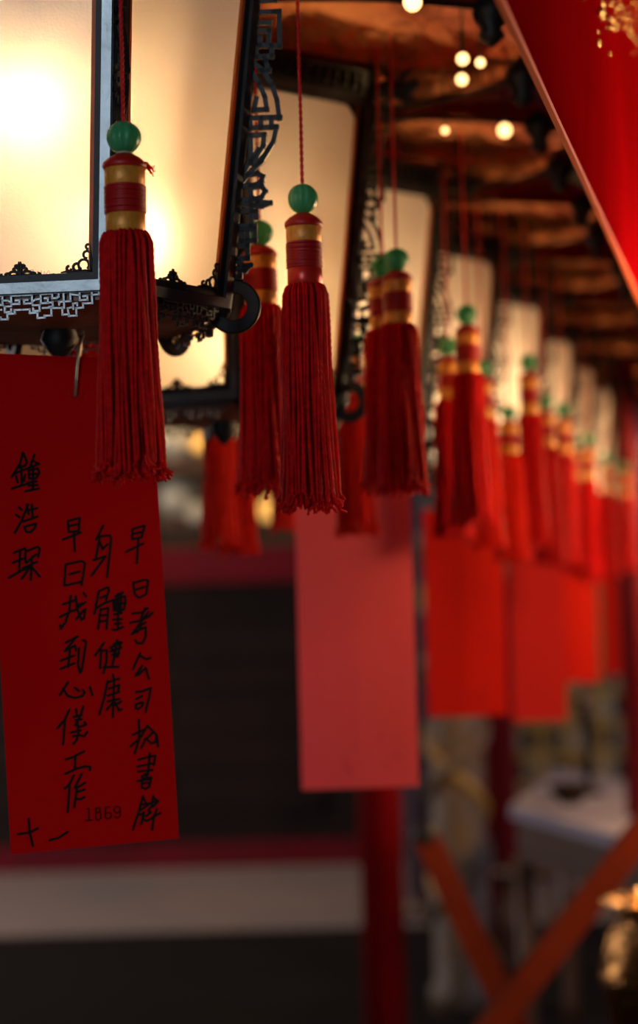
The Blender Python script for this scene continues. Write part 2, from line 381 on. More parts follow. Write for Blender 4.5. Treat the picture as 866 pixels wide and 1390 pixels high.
# shallow copper canopies over the lanterns (along the row they are narrower than across it)
dv = ROW.normalized(); nv = Vector((dv.y, -dv.x, 0))
def make_canopy():
    root = thing('copper_canopy', 'x', 'canopy', group='copper canopies above the lanterns')
    mb = MB(); n = 48; prof = [(1.0, 0), (.985, .012), (.93, .030), (.80, .058), (.62, .082), (.42, .100), (.2, .110), (.06, .113)]
    prof2 = [(r * .985, z + .006) for r, z in prof][::-1]
    vs = []
    for r, z in prof + prof2:
        for j in range(n):
            a = 2 * PI * j / n; rr = r * (1 + .012 * math.cos(12 * a)); vs.append(nv * (rr * .40 * math.cos(a)) + dv * (rr * .25 * math.sin(a)) + Vector((0, 0, z)))
    k = len(prof) * 2
    fs = [(i * n + j, i * n + (j + 1) % n, ((i + 1) % k) * n + (j + 1) % n, ((i + 1) % k) * n + j) for i in range(k) for j in range(n)]
    mb.add(vs, fs).build('copper_dome', M['copper'], root, True)
    MB().tube([nv * (.402 * math.cos(2 * PI * j / n)) + dv * (.252 * math.sin(2 * PI * j / n)) for j in range(n)], .0032, 8, closed=True).build('rim_rod', M['iron'], root, True)
    for j in range(6):
        a = math.radians((0, 32, 148, 180, 212, 328)[j])
        c = nv * (.400 * math.cos(a)) + dv * (.248 * math.sin(a))
        MB().lathe([(0, .022), (.012, .016), (.020, .004), (.020, -.008), (.010, -.020), (.014, -.028), (.006, -.036), (0, -.04)], 14).build('rim_knob', M['iron'], root, True, c)
    MB().tube([(0, 0, .108), (0, 0, 1.35)], .006, 8).build('hanging_rod', M['iron'], root, True)
    return root
cp = make_canopy(); remap(cp)
ordn = ['nearest', 'second', 'third', 'fourth', 'fifth', 'sixth', 'seventh', 'eighth', 'ninth', 'tenth', 'farthest']
for i in range(11):
    c = cp if i == 0 else copy_tree(cp)
    c.location = LAN[i].location * 1.0 + Vector((0, 0, HB + .004 - (0.02 if i == 0 else 0))) + Vector((0, 0, .02))
    c['label'] = 'dark coppery domed canopy with knobbed rim above the %s lantern of the row' % ordn[i]
# faint painted signature on the nearest left pane
L = LAN[0]; Mi = (Matrix.Translation(L.location) @ Matrix.Rotation(L.rotation_euler.z, 4, 'Z')).inverted()
fr5 = face_frame(5); pl0 = fr5(0, .02, .0004); pn = (fr5(.01, .02, .0004) - pl0).cross(fr5(0, .1, .0004) - pl0).normalized()
def on_pane(px, py):
    o = Mi @ Vector((0, 0, EYE)); d = Mi.to_3x3() @ ray(px, py); return o + d * ((pl0 - o).dot(pn) / d.dot(pn))
sg_ = MB()
for pl in ([(28, 368), (31, 366), (31, 372), (27, 374), (26, 370), (28, 368)], [(46, 367), (42, 366), (40, 370), (43, 374), (47, 373)], [(51, 368), (52, 373), (56, 372), (56, 367)], [(60, 373), (60, 368), (63, 372), (66, 367), (68, 372), (74, 371)]):
    sg_.tube([on_pane(*p) for p in pl], .00022, 5)
sg_.build('painted_signature', M['base_wood'], L, True)
# ------------------------------------------------------------------ tassels
def strands(n, nr, seed, rt=.0185, rb=.0245, L=.178, r=.00125, sides=5, curlend=True):
    rnd = random.Random(seed); mb = MB()
    for i in range(n):
        a = 2 * PI * i / n + rnd.uniform(-.06, .06); inn = rnd.choice((1, 1, .93, .85, .72)); ph = rnd.uniform(0, 6); am = rnd.uniform(.0004, .0013)
        LL = L * rnd.uniform(.95, 1.02); pts = []; rs = []; sw = rnd.uniform(-.10, .10)
        for j in range(nr):
            t = j / (nr - 1); sh = min(1, t / .06)
            rr = (.0145 + (rt - .0145) * math.sin(sh * PI / 2) + (rb - rt) * t ** 1.3) * inn + am * math.sin(7 * t + ph)
            aa = a + sw * t + .05 * math.sin(5 * t + ph)
            pts.append(Vector((rr * math.cos(aa), rr * math.sin(aa), -LL * t))); rs.append(r * (1 + (.22 if j % 2 else -.12)))
        if curlend:
            d = Vector((math.cos(a), math.sin(a), 0)); p = pts[-1]; q = rnd.uniform(-1, 1); tt = Vector((-d.y, d.x, 0)) * q
            for s_ in range(1, 5): pts.append(p + (d * rnd.uniform(0, .0016) + tt * .0012) * s_ + Vector((0, 0, -.0016 * s_ + rnd.uniform(-.0012, .0014)))); rs.append(r * rnd.uniform(.55, 1.1))
        mb.tube(pts, rs, sides)
    mb.lathe([(.013, -.001), (.0155, -.01), (.0165, -.05), (.0175, -L * .6), (.0165, -L * .93), (0, -L * .95)], 16)
    return mb
def make_tassel(seed, n, nr, thread='thread', lower='gold', neck=False, cordlen=.30, r=.00125, fray=False):
    root = thing('tassel', 'x', 'tassel', group='red silk tassels hanging from the lanterns')
    prof = [(max(.0128 * math.sin(PI * i / 14), .0008), .0124 * math.cos(PI * i / 14)) for i in range(15)]
    MB().lathe(prof, 64, flute=.04, nf=11).build('jade_bead', M['jade'], root, True)
    # twisted cord
    mb = MB()
    for ph in (0, PI):
        K = int(cordlen / .0022); mb.tube([(.0007 * math.cos(ph + i * 1.1), .0007 * math.sin(ph + i * 1.1), .011 + cordlen * i / K) for i in range(K + 1)], .0011, 5)
    mb.build('cord', M['cord'], root, True)
    if neck: MB().lathe([(.004, -.010), (.0062, -.0115), (.0066, -.016), (.0052, -.0195)], 16).build('neck_bead', M['cream'], root, True)
    z = -.0115
    cap = MB().lathe([(.003, z), (.007, z - .0012), (.0125, z - .0045), (.0160, z - .0080), (.0166, z - .0100), (.0160, z - .0125)], 26, flute=.012, nf=13); cap.build('cap', M['wrap'], root, True)
    z0 = -.0225; cy = lambda r, a, b: [(r - .0006, a), (r, a - .0006), (r + .0001, (a + b) / 2), (r, b + .0006), (r - .0006, b)]
    MB().lathe(cy(.0152, z0, z0 - .0145), 28).build('upper_band', M['gold'], root, True)
    w = MB(); w.lathe([(.0146, z0 - .0145), (.0146, z0 - .0355)], 24)
    for i in range(12):
        zz = z0 - .0152 - i * .00172; tl = random.uniform(-.0005, .0005)
        w.tube([(.0150 * math.cos(2 * PI * j / 22), .0150 * math.sin(2 * PI * j / 22), zz + tl * math.sin(2 * PI * j / 22 * 1 + i)) for j in range(22)], .00098, 5, closed=True)
    w.build('thread_wrap', M['wrap'], root, True)
    MB().lathe(cy(.0150, z0 - .0355, z0 - .0495), 28).build('lower_band', M[lower], root, True)
    sk = strands(n, nr, seed, r=r).build('fringe', M[thread], root, True, (0, 0, z0 - .049))
    if fray:
        f = MB(); rnd = random.Random(5)
        for i in range(7):
            a = rnd.uniform(-.5, .5) + .2; p = Vector((.0155 * math.cos(a), .0155 * math.sin(a), -.020)); d = Vector((math.cos(a), math.sin(a), rnd.uniform(-.7, .1)))
            f.tube([p, p + d * .003 + Vector((0, 0, .001)), p + d * .006 + Vector((rnd.uniform(-.001, .001), 0, -.002)), p + d * .0075 + Vector((0, 0, rnd.uniform(-.004, .001)))], [.0008, .0007, .0006, .0004], 5)
        f.build('frayed_end', M['thread'], root, True)
    return root
TG = 'x'
t1 = make_tassel(1, 104, 64, r=.0013, neck=True, fray=True, cordlen=.42); t2 = make_tassel(2, 104, 64, r=.0013, lower='redband', cordlen=.32)
t3 = make_tassel(3, 72, 30, r=.0018, cordlen=.30); t4 = make_tassel(4, 44, 16, thread='thread_o', r=.0021, cordlen=.26)
for t in (t1, t2, t3, t4): remap(t)
used = set(); CL = {t1.name: .42, t2.name: .32, t3.name: .30, t4.name: .26}
def put(src, px, py, Y, label, s=1.0, rz=0, ztop=.590):
    t = src if src.name not in used else copy_tree(src); used.add(src.name)
    t.location = P(px, py, Y); t.scale = (1, 1, s); t.rotation_euler = (0, 0, rz); t['label'] = label
    for c in (x for x in bpy.data.objects if x.parent == t and x.name.startswith('cord')): c.scale.z = (EYE + ztop - t.location.z) / (CL[src.name] + .011) / s
    return t
put(t1, 168, 187, 1.42, 'crisp dark red tassel with jade bead and two gold bands, nearest, left of frame', ztop=.66)
put(t2, 411, 270, 1.64, 'sharp red tassel with bright jade bead in front of the second lantern panel', 1.05, ztop=.655)
put(t3, 352, 316, 1.80, 'soft red tassel half hidden behind the ring plaque of the nearest lantern', .97, .6, ztop=.655)
put(t3, 538, 352, 1.99, 'red tassel with two bright gold bands in front of the third lantern', .96, 1.1)
put(t3, 519, 362, 2.05, 'darker tassel half hidden directly behind the twin gold banded one', .95, 2.1)
put(t4, 294, 478, 2.48, 'blurred tassel low behind the ring plaques, left of the centre tassels', 1.0)
put(t4, 318, 505, 2.55, 'blurred bright orange red tassel low beside the deep red one', .95, 1)
put(t4, 478, 462, 2.45, 'orange red tassel hanging below the second lantern corner', .98, 2)
put(t4, 385, 500, 3.0, 'blurred tassel low behind the sharp tassel in the middle', 1.0, 2)
put(t3, 633, 427, 2.42, 'blurred red tassel with jade bead in front of the fourth lantern', 1.05, .3)
put(t3, 608, 470, 2.62, 'blurred tassel just left of and behind the fourth lantern tassel', 1.03, .7)
put(t4, 655, 500, 2.85, 'blurred tassel just right of and behind the fourth lantern tassel', 1.05, .7)
put(t3, 717, 492, 3.05, 'blurred red tassel with green bead before the fifth lantern', 1.15, .2)
put(t3, 741, 545, 3.30, 'blurred dark red tassel low between the fifth and sixth green beads', 1.1, .9)
put(t3, 763, 556, 3.60, 'blurred red tassel before the sixth lantern', 1.15, 1.3)
put(t4, 690, 560, 2.95, 'blurred orange red tassel behind, left of the fifth lantern tassel', .9, .9)
put(t3, 797, 597, 4.15, 'very blurred red tassel before the seventh lantern', 1.2, .5)
put(t3, 778, 600, 4.4, 'very blurred red tassel squeezed between the sixth and seventh ones', 1.2, .5)
put(t3, 822, 622, 4.75, 'very blurred red tassel near the right edge before the eighth lantern', 1.15, .8)
put(t3, 846, 634, 5.20, 'last very blurred red tassel at the right edge', 1.1, .1)
# tassels of the far side of the nearest lantern, seen under its base
put(t4, 104, 330, 1.93, 'red tassel seen under the nearest lantern base, above the written card', .55, .4)
put(t4, 142, 335, 2.02, 'red tassel beside the wire hook above the written card', .55, .9)
# ------------------------------------------------------------------ cards
def wire_hook(parent, pts, r=.0011):
    return MB().tube(pts, r, 8).build('wire_hook', M['wire'], parent, True)
# nearest card: plane through its corners
cTL, cTR, cBL, cBR = P(-23, 479, 1.612), P(204, 488, 1.680), P(15, 1160, 1.612), P(243, 1138, 1.680)
root = thing('wish_card', 'red paper card with black brush handwriting hanging from the nearest lantern', 'paper card', (cTL + cTR) / 2, group='red paper wish cards')
off = root.location
mb = MB(); NU, NV = 8, 24; vs = []
nrm = (cTR - cTL).cross(cBL - cTL).normalized()
if nrm.y > 0: nrm = -nrm
for lay in (0, -.0004):
    for j in range(NV + 1):
        for i in range(NU + 1):
            u, v = i / NU, j / NV; p = cTL.lerp(cTR, u).lerp(cBL.lerp(cBR, u), v); vs.append(p + nrm * lay - off)
fs = []; W = NU + 1; T = W * (NV + 1)
for j in range(NV):
    for i in range(NU):
        a = j * W + i; fs += [(a, a + 1, a + W + 1, a + W), (T + a + W, T + a + W + 1, T + a + 1, T + a)]
for i in range(NU): fs += [(i, T + i, T + i + 1, i + 1), (NV * W + i + 1, T + NV * W + i + 1, T + NV * W + i, NV * W + i)]
for j in range(NV): fs += [(j * W + W, T + j * W + W, T + j * W, j * W), (j * W + NU, T + j * W + NU, T + j * W + W + NU, j * W + W + NU)]
mb.add(vs, fs).build('paper', M['card'], root)
def on_card(px, py, lift):
    d = ray(px, py); o = Vector((0, 0, EYE)); t = (cTL + nrm * lift - o).dot(nrm) / d.dot(nrm); return o + d * t - off
STR = {}
def Z(s, ox, oy, *pls):
    return [[(ox + x / s, oy + y / s) for x, y in pl] for pl in pls]
W_ = []
W_ += Z(6.95, 0, 600, [(215, 100), (190, 200), (110, 330)], [(222, 110), (255, 190), (240, 215)], [(160, 245), (240, 222)], [(130, 300), (370, 205)], [(200, 225), (205, 400)], [(150, 320), (165, 380)], [(235, 310), (225, 370)], [(110, 440), (270, 390)],
        [(325, 120), (285, 225)], [(300, 175), (370, 205)], [(270, 270), (355, 248), (372, 290), (340, 340), (275, 345), (268, 270)], [(270, 305), (350, 300)], [(312, 240), (310, 440)], [(262, 382), (345, 370)], [(240, 465), (365, 440)], [(270, 410), (350, 405)],
        [(175, 615), (205, 640)], [(150, 685), (185, 710)], [(140, 855), (200, 750), (265, 590)], [(250, 590), (270, 680)], [(300, 590), (308, 720)], [(240, 650), (350, 625)], [(220, 750), (355, 703)], [(228, 795), (245, 845), (285, 852), (325, 815), (340, 770), (228, 800)],
        [(130, 1045), (235, 1003)], [(190, 1020), (180, 1210)], [(120, 1140), (220, 1100)], [(85, 1280), (190, 1220), (300, 1170)], [(240, 1010), (240, 1135)], [(240, 1035), (355, 988), (375, 1005), (360, 1085)], [(250, 1140), (340, 1060)], [(215, 1190), (350, 1130)], [(302, 1080), (290, 1300)], [(290, 1170), (205, 1290)], [(300, 1180), (375, 1270)])
W_ += Z(5.773, 70, 690, [(128, 100), (135, 185)], [(128, 100), (220, 75), (213, 178), (135, 185)], [(140, 138), (205, 125)], [(90, 245), (230, 190)], [(175, 185), (182, 335)],
        [(110, 440), (100, 600)], [(110, 440), (235, 413), (262, 430), (235, 602)], [(140, 517), (220, 495)], [(105, 605), (235, 575)],
        [(90, 752), (190, 718)], [(150, 685), (140, 800), (110, 890), (72, 945), (68, 915)], [(65, 852), (165, 800)], [(190, 690), (200, 790), (235, 875), (255, 860), (265, 790)], [(175, 805), (265, 735)], [(250, 660), (270, 690)], [(200, 760), (245, 742)], [(195, 868), (250, 800)],
        [(405, 135), (350, 245)], [(375, 220), (455, 212), (467, 240), (450, 400), (435, 540)], [(378, 225), (345, 405)], [(378, 265), (400, 320), (440, 280)], [(330, 405), (425, 375), (370, 450), (315, 525)],
        [(370, 650), (345, 780)], [(370, 650), (440, 618), (450, 640), (425, 720)], [(385, 700), (435, 682)], [(335, 825), (350, 785), (400, 750), (480, 720)], [(385, 790), (365, 945)], [(385, 795), (445, 780), (430, 945)], [(385, 840), (430, 835)], [(380, 888), (430, 880)],
        [(500, 690), (560, 660)], [(480, 720), (575, 688), (580, 740), (565, 795), (490, 800), (482, 720)], [(520, 670), (520, 950)], [(545, 660), (540, 810)], [(485, 755), (575, 742)], [(500, 715), (500, 790)], [(490, 832), (550, 820)], [(482, 872), (548, 868)], [(495, 905), (545, 900)], [(478, 948), (505, 955), (560, 930)],
        [(635, 160), (630, 240)], [(635, 162), (730, 135), (705, 228), (632, 242)], [(640, 200), (700, 187)], [(585, 340), (720, 275)], [(680, 240), (668, 430)],
        [(640, 580), (650, 670), (685, 702), (742, 672), (757, 570), (735, 558), (640, 585)], [(662, 637), (730, 615)])
W_ += Z(7.873, 110, 780, [(550, 415), (650, 405), (712, 358)], [(685, 360), (640, 470)], [(525, 515), (640, 490), (730, 445), (765, 405)], [(720, 400), (640, 510), (540, 640)], [(600, 560), (690, 512)], [(560, 625), (690, 560), (692, 660), (655, 735), (600, 732), (580, 700)], [(600, 620), (640, 560)],
        [(632, 840), (555, 1010)], [(640, 872), (700, 905), (742, 890)], [(655, 975), (580, 1080), (620, 1065), (692, 995), (708, 1060), (725, 1112)],
        [(245, 730), (150, 865)], [(215, 800), (205, 1000)], [(220, 815), (275, 808), (272, 930), (240, 1050)], [(240, 990), (400, 985)], [(385, 700), (360, 860), (330, 990)], [(310, 780), (435, 728)], [(315, 820), (430, 780)], [(330, 860), (410, 840)], [(350, 740), (425, 720), (390, 880)], [(330, 790), (385, 880)])
W_ += Z(5.773, 70, 850, [(480, 380), (492, 430)], [(440, 440), (530, 410)], [(440, 430), (410, 570), (375, 690)], [(450, 490), (530, 460), (520, 520)], [(440, 545), (530, 515)], [(490, 430), (480, 712)], [(440, 590), (530, 570)], [(430, 655), (480, 600)], [(500, 600), (530, 662), (550, 650)], [(545, 590), (500, 620)],
        [(110, 130), (205, 80)], [(190, 90), (105, 195)], [(105, 195), (185, 150), (190, 190)], [(70, 270), (178, 230)], [(145, 180), (130, 320)], [(70, 335), (178, 290)], [(215, 170), (207, 300), (225, 365), (237, 345), (270, 130), (262, 112), (245, 112)],
        [(128, 440), (65, 540)], [(90, 490), (125, 545), (180, 562), (240, 548), (260, 520), (245, 500)], [(180, 480), (215, 508)], [(300, 475), (320, 540)])
W_ += Z(17.32, 170, 920, [(250, 335), (400, 320), (600, 238), (570, 420), (475, 810)], [(260, 500), (400, 430)], [(255, 610), (250, 715), (300, 740), (400, 660), (420, 575), (260, 620)])
W_ += Z(13.9, 170, 960, [(255, 240), (262, 420), (265, 600), (180, 870)], [(140, 520), (340, 430)], [(100, 740), (270, 590)], [(420, 350), (340, 480), (300, 560)], [(420, 350), (520, 450), (595, 525), (620, 740)], [(590, 520), (575, 655), (500, 680), (380, 590), (340, 700), (300, 770)], [(520, 480), (400, 600)],
        [(250, 990), (430, 940), (570, 915), (540, 1090)], [(230, 1120), (520, 1062)], [(240, 1215), (515, 1185)], [(465, 870), (430, 1270)], [(310, 1305), (430, 1240)])
W_ += Z(14.43, 170, 1050, [(235, 148), (510, 105)], [(330, 95), (325, 270), (395, 305), (470, 260), (515, 75), (330, 100)], [(340, 195), (480, 180)], [(420, 20), (410, 110)],
        [(350, 440), (255, 780), (150, 1100)], [(350, 470), (400, 560)], [(300, 715), (480, 590)], [(320, 610), (500, 580), (620, 540)], [(550, 440), (520, 640), (450, 720), (500, 760), (400, 840)], [(560, 480), (650, 540), (550, 650)], [(290, 810), (370, 760), (310, 990)], [(360, 900), (420, 930), (640, 800), (690, 770)], [(620, 700), (560, 850), (530, 1100)])
W_ += Z(14.43, 70, 950, [(350, 190), (265, 380), (120, 550)], [(262, 410), (225, 870)], [(480, 180), (492, 290)], [(620, 130), (580, 280), (480, 470)], [(430, 335), (590, 300)], [(470, 400), (590, 378)], [(460, 490), (560, 530), (680, 482), (645, 440)], [(380, 640), (570, 600)], [(505, 400), (530, 690), (640, 712), (700, 630)], [(420, 712), (510, 700), (490, 790), (430, 860)])
W_ += Z(13.9, 70, 1010, [(270, 290), (380, 255), (610, 140)], [(450, 230), (440, 460)], [(260, 560), (480, 460), (640, 420), (730, 430), (725, 490)], [(420, 590), (340, 760), (250, 840)], [(340, 800), (305, 1280)], [(570, 560), (500, 700), (440, 830)], [(440, 830), (520, 800), (635, 730)], [(480, 820), (430, 1190)], [(490, 900), (620, 860)], [(470, 1030), (550, 1040), (620, 1000)])
W_ += Z(3.464, 0, 970, [(135, 490), (140, 555), (155, 618)], [(85, 562), (140, 555), (178, 535)], [(233, 590), (275, 580), (318, 552)])
S_ = Z(14.43, 110, 1080, [(115, 262), (150, 245), (156, 480)], [(90, 490), (220, 480)], [(290, 245), (370, 240), (372, 325), (290, 335), (290, 245)], [(290, 335), (285, 450), (340, 485), (392, 440), (380, 340)], [(560, 222), (480, 235), (470, 420), (530, 460), (592, 420), (580, 340), (480, 335)], [(765, 310), (700, 342), (650, 310), (650, 240), (700, 208), (760, 230), (768, 400), (710, 442), (655, 405)])
def write(pls, w, mname, name, lift=.0004):
    mb = MB(); cnt = 0
    for pl in pls:
        for i, (x, y) in enumerate(pl):
            cnt += 1; lf = lift + (cnt % 7) * .00001
            ring = [on_card(x + w / 2 * math.cos(2 * PI * j / 10), y + w / 2 * math.sin(2 * PI * j / 10), lf) for j in range(10)]
            mb.add(ring, [tuple(range(10))])
            if i:
                x0, y0 = pl[i - 1]; L = math.hypot(x - x0, y - y0) or 1; nx, ny = -(y - y0) / L * w / 2, (x - x0) / L * w / 2
                mb.add([on_card(a, b, lf + .000004) for a, b in ((x0 + nx, y0 + ny), (x + nx, y + ny), (x - nx, y - ny), (x0 - nx, y0 - ny))], [(0, 1, 2, 3)])
    return mb.build(name, M[mname], root)
write(W_, 3.4, 'ink', 'handwriting'); write(S_, 1.9, 'stamp', 'number_stamp')['label'] = 'faint stamped number 1869'
# punched-hole reinforcement arc and wire
mb = MB(); mb.tube([on_card(103 + 9 * math.cos(math.radians(a)), 533 + 9 * math.sin(math.radians(a)), .0006) for a in range(-20, 201, 20)], .0003, 5); mb.build('hole_crease', M['redband'], root, True)
hub = LAN[0].location + Vector((0, 0, -.040))
wire_hook(root, [on_card(101, 540, -.003), on_card(102, 536, .002), on_card(104, 500, .004), on_card(108, 470, .004), on_card(112, 456, .0025)], .0013)
wire_hook(root, [on_card(107, 500, -.001), on_card(110, 470, -.002), P(114, 448, 1.655) - off, hub - off + Vector((0, 0, -.0025))], .0010)
# blurred cards farther back
def far_card(x0, x1, ytop, ybot, Y, m, label, yaw=.0, tilt=0, marks=False, hang=None):
    a, b = P(x0, ybot, Y), P(x1, ybot, Y); top = P((x0 + x1) / 2, ytop, Y); w = (b - a).length; h = top.z - (a.z + b.z) / 2
    r = thing('wish_card', label, 'paper card', ((a.x + b.x) / 2, Y, top.z), yaw, 'red paper wish cards')
    mb = MB(); n = 10; vs = []
    for j in range(n + 1):
        z = -h * j / n; bow = .004 * math.sin(PI * j / n)
        for x, o in ((-w / 2, 0), (0, -.003), (w / 2, 0), (w / 2, .0006), (0, -.0024), (-w / 2, .0006)):
            vs.append((x + tilt * z, o - bow, z))
    fs = [(j * 6 + i, j * 6 + (i + 1) % 6, (j + 1) * 6 + (i + 1) % 6, (j + 1) * 6 + i) for j in range(n) for i in range(6)] + [(0, 1, 2, 3, 4, 5), tuple(n * 6 + i for i in range(6))[::-1]]
    mb.add(vs, fs).build('paper', M[m], r)
    if marks:
        k = MB()
        for q in range(9):
            cx = random.uniform(-.02, .05); cz = -h + random.uniform(.02, .075); a_ = random.uniform(0, PI)
            k.tube([(cx, -.0038, cz), (cx + .010 * math.cos(a_), -.0038, cz + .010 * math.sin(a_))], .0007, 5)
        k.build('faded_writing', M['ink_soft'], r)
    MB().tube([(0, -.001, -.012), (0, -.004, 0), (0, 0, .05), (0, 0, (hang or EYE + .188) - top.z)], .0012, 6).build('wire_hook', M['wire'], r, True)
    return r
far_card(410, 569, 646, 1070, 2.66, 'card_pink', 'wide pinkish red paper card hanging blurred at the centre', .04, .0, True)
far_card(581, 690, 690, 972, 3.72, 'card_or', 'bright orange red card just right of the pinkish central one', .05, 0, True)
far_card(696, 771, 712, 979, 4.72, 'card_mid', 'duller rose red card, second to the right of the pinkish central one', .1)
far_card(762, 814, 728, 926, 5.72, 'card_or', 'small deep red blurred card hanging in front of the yellow lattice', .1)
far_card(818, 858, 738, 917, 6.75, 'card_or', 'smallest blurred red card at the right edge', .1)
# ------------------------------------------------------------------ big red banner along the aisle at right
pa = P(680, 0, 1.2); zb = pa.z
d_b = (P(866, 405, 2.44) - pa); d_b.z = 0; d_b.normalize(); nb = Vector((d_b.y, -d_b.x, 0))
ban = thing('silk_banner', 'long glossy red banner with orange edge filling the upper right corner', 'banner', pa)
mb = MB(); L0, L1, H = -.35, 5.2, 1.15; nx = 70; nz = 12; vs = []
for lay in (0, 1):
    for j in range(nz + 1):
        for i in range(nx + 1):
            s = L0 + (L1 - L0) * i / nx; z = H * j / nz; wv = .006 * math.sin(s * 9 + z * 2) * (j / nz) + .004 * math.sin(z * 14)
            vs.append(d_b * s + nb * (wv - lay * .003) + Vector((0, 0, z)))
W2 = nx + 1; T2 = W2 * (nz + 1); fs = []
for j in range(nz):
    for i in range(nx): a = j * W2 + i; fs += [(a, a + 1, a + W2 + 1, a + W2), (T2 + a + W2, T2 + a + W2 + 1, T2 + a + 1, T2 + a)]
for i in range(nx): fs.append((i + 1, i, T2 + i, T2 + i + 1))
for j in range(nz): fs += [(j * W2, (j + 1) * W2, T2 + (j + 1) * W2, T2 + j * W2), (j * W2 + nx, T2 + j * W2 + nx, T2 + (j + 1) * W2 + nx, (j + 1) * W2 + nx)]
mb.add(vs, fs).build('cloth', M['banner'], ban, True)
MB().beam(d_b * L0 + Vector((0, 0, .001)) - nb * .001, d_b * L1 + Vector((0, 0, .001)) - nb * .001, .0045, .005).build('edge_trim', M['trim_o'], ban)
sq = MB(); rnd = random.Random(8)
def hit_banner(px, py):
    d = ray(px, py); o = Vector((0, 0, EYE)); t = (pa - o).dot(nb) / d.dot(nb); return o + d * t - pa
for q in range(100):
    while True:
        px = rnd.gauss(838, 24); py = rnd.gauss(18, 22)
        if px - 770 > py * .3 and px < 905 and py < 75: break
    c = hit_banner(px, py) + nb * .011; r = rnd.uniform(.0018, .0055); tl = Vector((rnd.uniform(-.6, .6), rnd.uniform(-.6, .6), rnd.uniform(-.6, .6)))
    n_ = (nb + tl).normalized(); x = n_.cross(Vector((0, 0, 1))).normalized(); y = n_.cross(x)
    ring = [c + (x * math.cos(j * PI / 4) + y * math.sin(j * PI / 4)) * r for j in range(8)]
    sq.add(ring + [c + n_ * r * .5], [(j, (j + 1) % 8, 8) for j in range(8)] + [tuple(range(8))[::-1]])
so = sq.build('gold_sequins', M['sequin'], ban, True); so['label'] = 'patch of gold sequins'; so['kind'] = 'stuff'
# ------------------------------------------------------------------ hall
def bx(name, x0, x1, y0, y1, z0, z1, m, parent=None):
    return MB().box(((x0 + x1) / 2, (y0 + y1) / 2, (z0 + z1) / 2), (x1 - x0, y1 - y0, z1 - z0)).build(name, M[m], parent)
struct(bx('floor', -6, 6, -6, 11.2, -.1, 0, 'floor')); struct(bx('ceiling', -6, 6, -6, 11.2, 4.0, 4.1, 'ceil'))
struct(bx('wall_back', -6, 6, 11.2, 11.3, 0, 4.0, 'wall')); struct(bx('wall_left', -6.1, -6, -2.0, 11.2, 0, 4.0, 'wall_red')); struct(bx('wall_right', 6, 6.1, -6, 11.2, 0, 4.0, 'wall_red'))
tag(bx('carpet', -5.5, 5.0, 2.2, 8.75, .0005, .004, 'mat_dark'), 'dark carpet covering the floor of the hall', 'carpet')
for i in range(14):
    o = bx('trim_%d' % (i + 1), -6, 6, .8 * i, .8 * i + .12, 3.86, 4.0, 'maroon'); struct(o)
# wooden partition at the back left
pt = thing('wooden_partition', 'dark wooden partition with maroon top and bottom rails, far left background', 'partition', (-1.7, 10.9, 0))
def pbox(name, x0, x1, y0, y1, z0, z1, m, par, org): 
    return MB().box(((x0 + x1) / 2 - org[0], (y0 + y1) / 2 - org[1], (z0 + z1) / 2 - org[2]), (x1 - x0, y1 - y0, z1 - z0)).build(name, M[m], par)
og = (-1.7, 10.9, 0)
pbox('top_rail', -3.6, .22, 10.80, 10.98, 1.60, 1.80, 'maroon', pt, og); pbox('bottom_rail', -3.6, .22, 10.82, 10.98, 0.0, .14, 'maroon', pt, og)
for x in (-3.5, -2.3, -1.15): pbox('stile', x - .04, x + .04, 10.84, 10.96, .14, 1.6, 'dark_wood', pt, og)
for x0, x1 in ((-3.46, -2.34), (-2.26, -1.19), (-1.11, .18)):
    pn = pbox('panel', x0, x1, 10.88, 10.93, .14, 1.6, 'dark_wood', pt, og)
    k = MB()
    for zz in (.45, .9, 1.3): k.strip2d([(x0 + .2 - og[0], zz - .12), (x1 - .2 - og[0], zz - .12), (x1 - .2 - og[0], zz + .12), (x0 + .2 - og[0], zz + .12), (x0 + .2 - og[0], zz - .12)], .03, .02, lambda a, h, o: Vector((a, -.03 + o, h)))
    k.build('panel_moulding', M['dark_wood'], pn)
# pillars
def pillar(px0, px1, Y, m, label, h=4.0, prof=True):
    a, b = P(px0, 1100, Y), P(px1, 1100, Y); r = (b.x - a.x) / 2; c = ((a.x + b.x) / 2, Y, 0)
    t = thing('pillar', label, 'pillar', c)
    MB().lathe([(r, .10), (r, h)], 28).build('shaft', M[m], t, True)
    MB().lathe([(r * 1.35, 0), (r * 1.4, .03), (r * 1.3, .07), (r * 1.05, .10)], 28).build('pillar_base', M['brown_wood'], t, True)
    return t
pillar(487, 545, 6.0, 'red_lacquer', 'deep red round pillar below the pinkish central card')
pillar(548, 588, 9.0, 'lilac', 'lilac grey pillar just right of the deep red one')
pillar(660, 688, 7.6, 'maroon', 'slim maroon post between the tan carved column and the lattice')
pillar(850, 884, 5.4, 'maroon', 'maroon post at the right edge beside the white table')
# tan carved column with a spiral band
a, b = P(584, 1100, 7.0), P(658, 1100, 7.0); r = (b.x - a.x) / 2
t = thing('carved_column', 'tan and grey carved column with spiral bands, behind the orange rail', 'column', ((a.x + b.x) / 2, 7.0, 0))
MB().lathe([(r * 1.2, 0), (r * 1.2, .08), (r, .10), (r * .97, 1.0), (r * .95, 2.0), (r, 4.0)], 24).build('shaft', M['tan'], t, True)
mb = MB(); mb.tube([(r * .98 * math.cos(i * .22), r * .98 * math.sin(i * .22), .12 + i * .0155) for i in range(240)], [.030] * 240, 8); mb.build('spiral_band', M['tan'], t, True)
mb = MB(); mb.tube([(r * .98 * math.cos(-i * .19 + 1), r * .98 * math.sin(-i * .19 + 1), .12 + i * .0155) for i in range(240)], [.022] * 240, 8); mb.build('counter_band', M['yellow'], t, True)
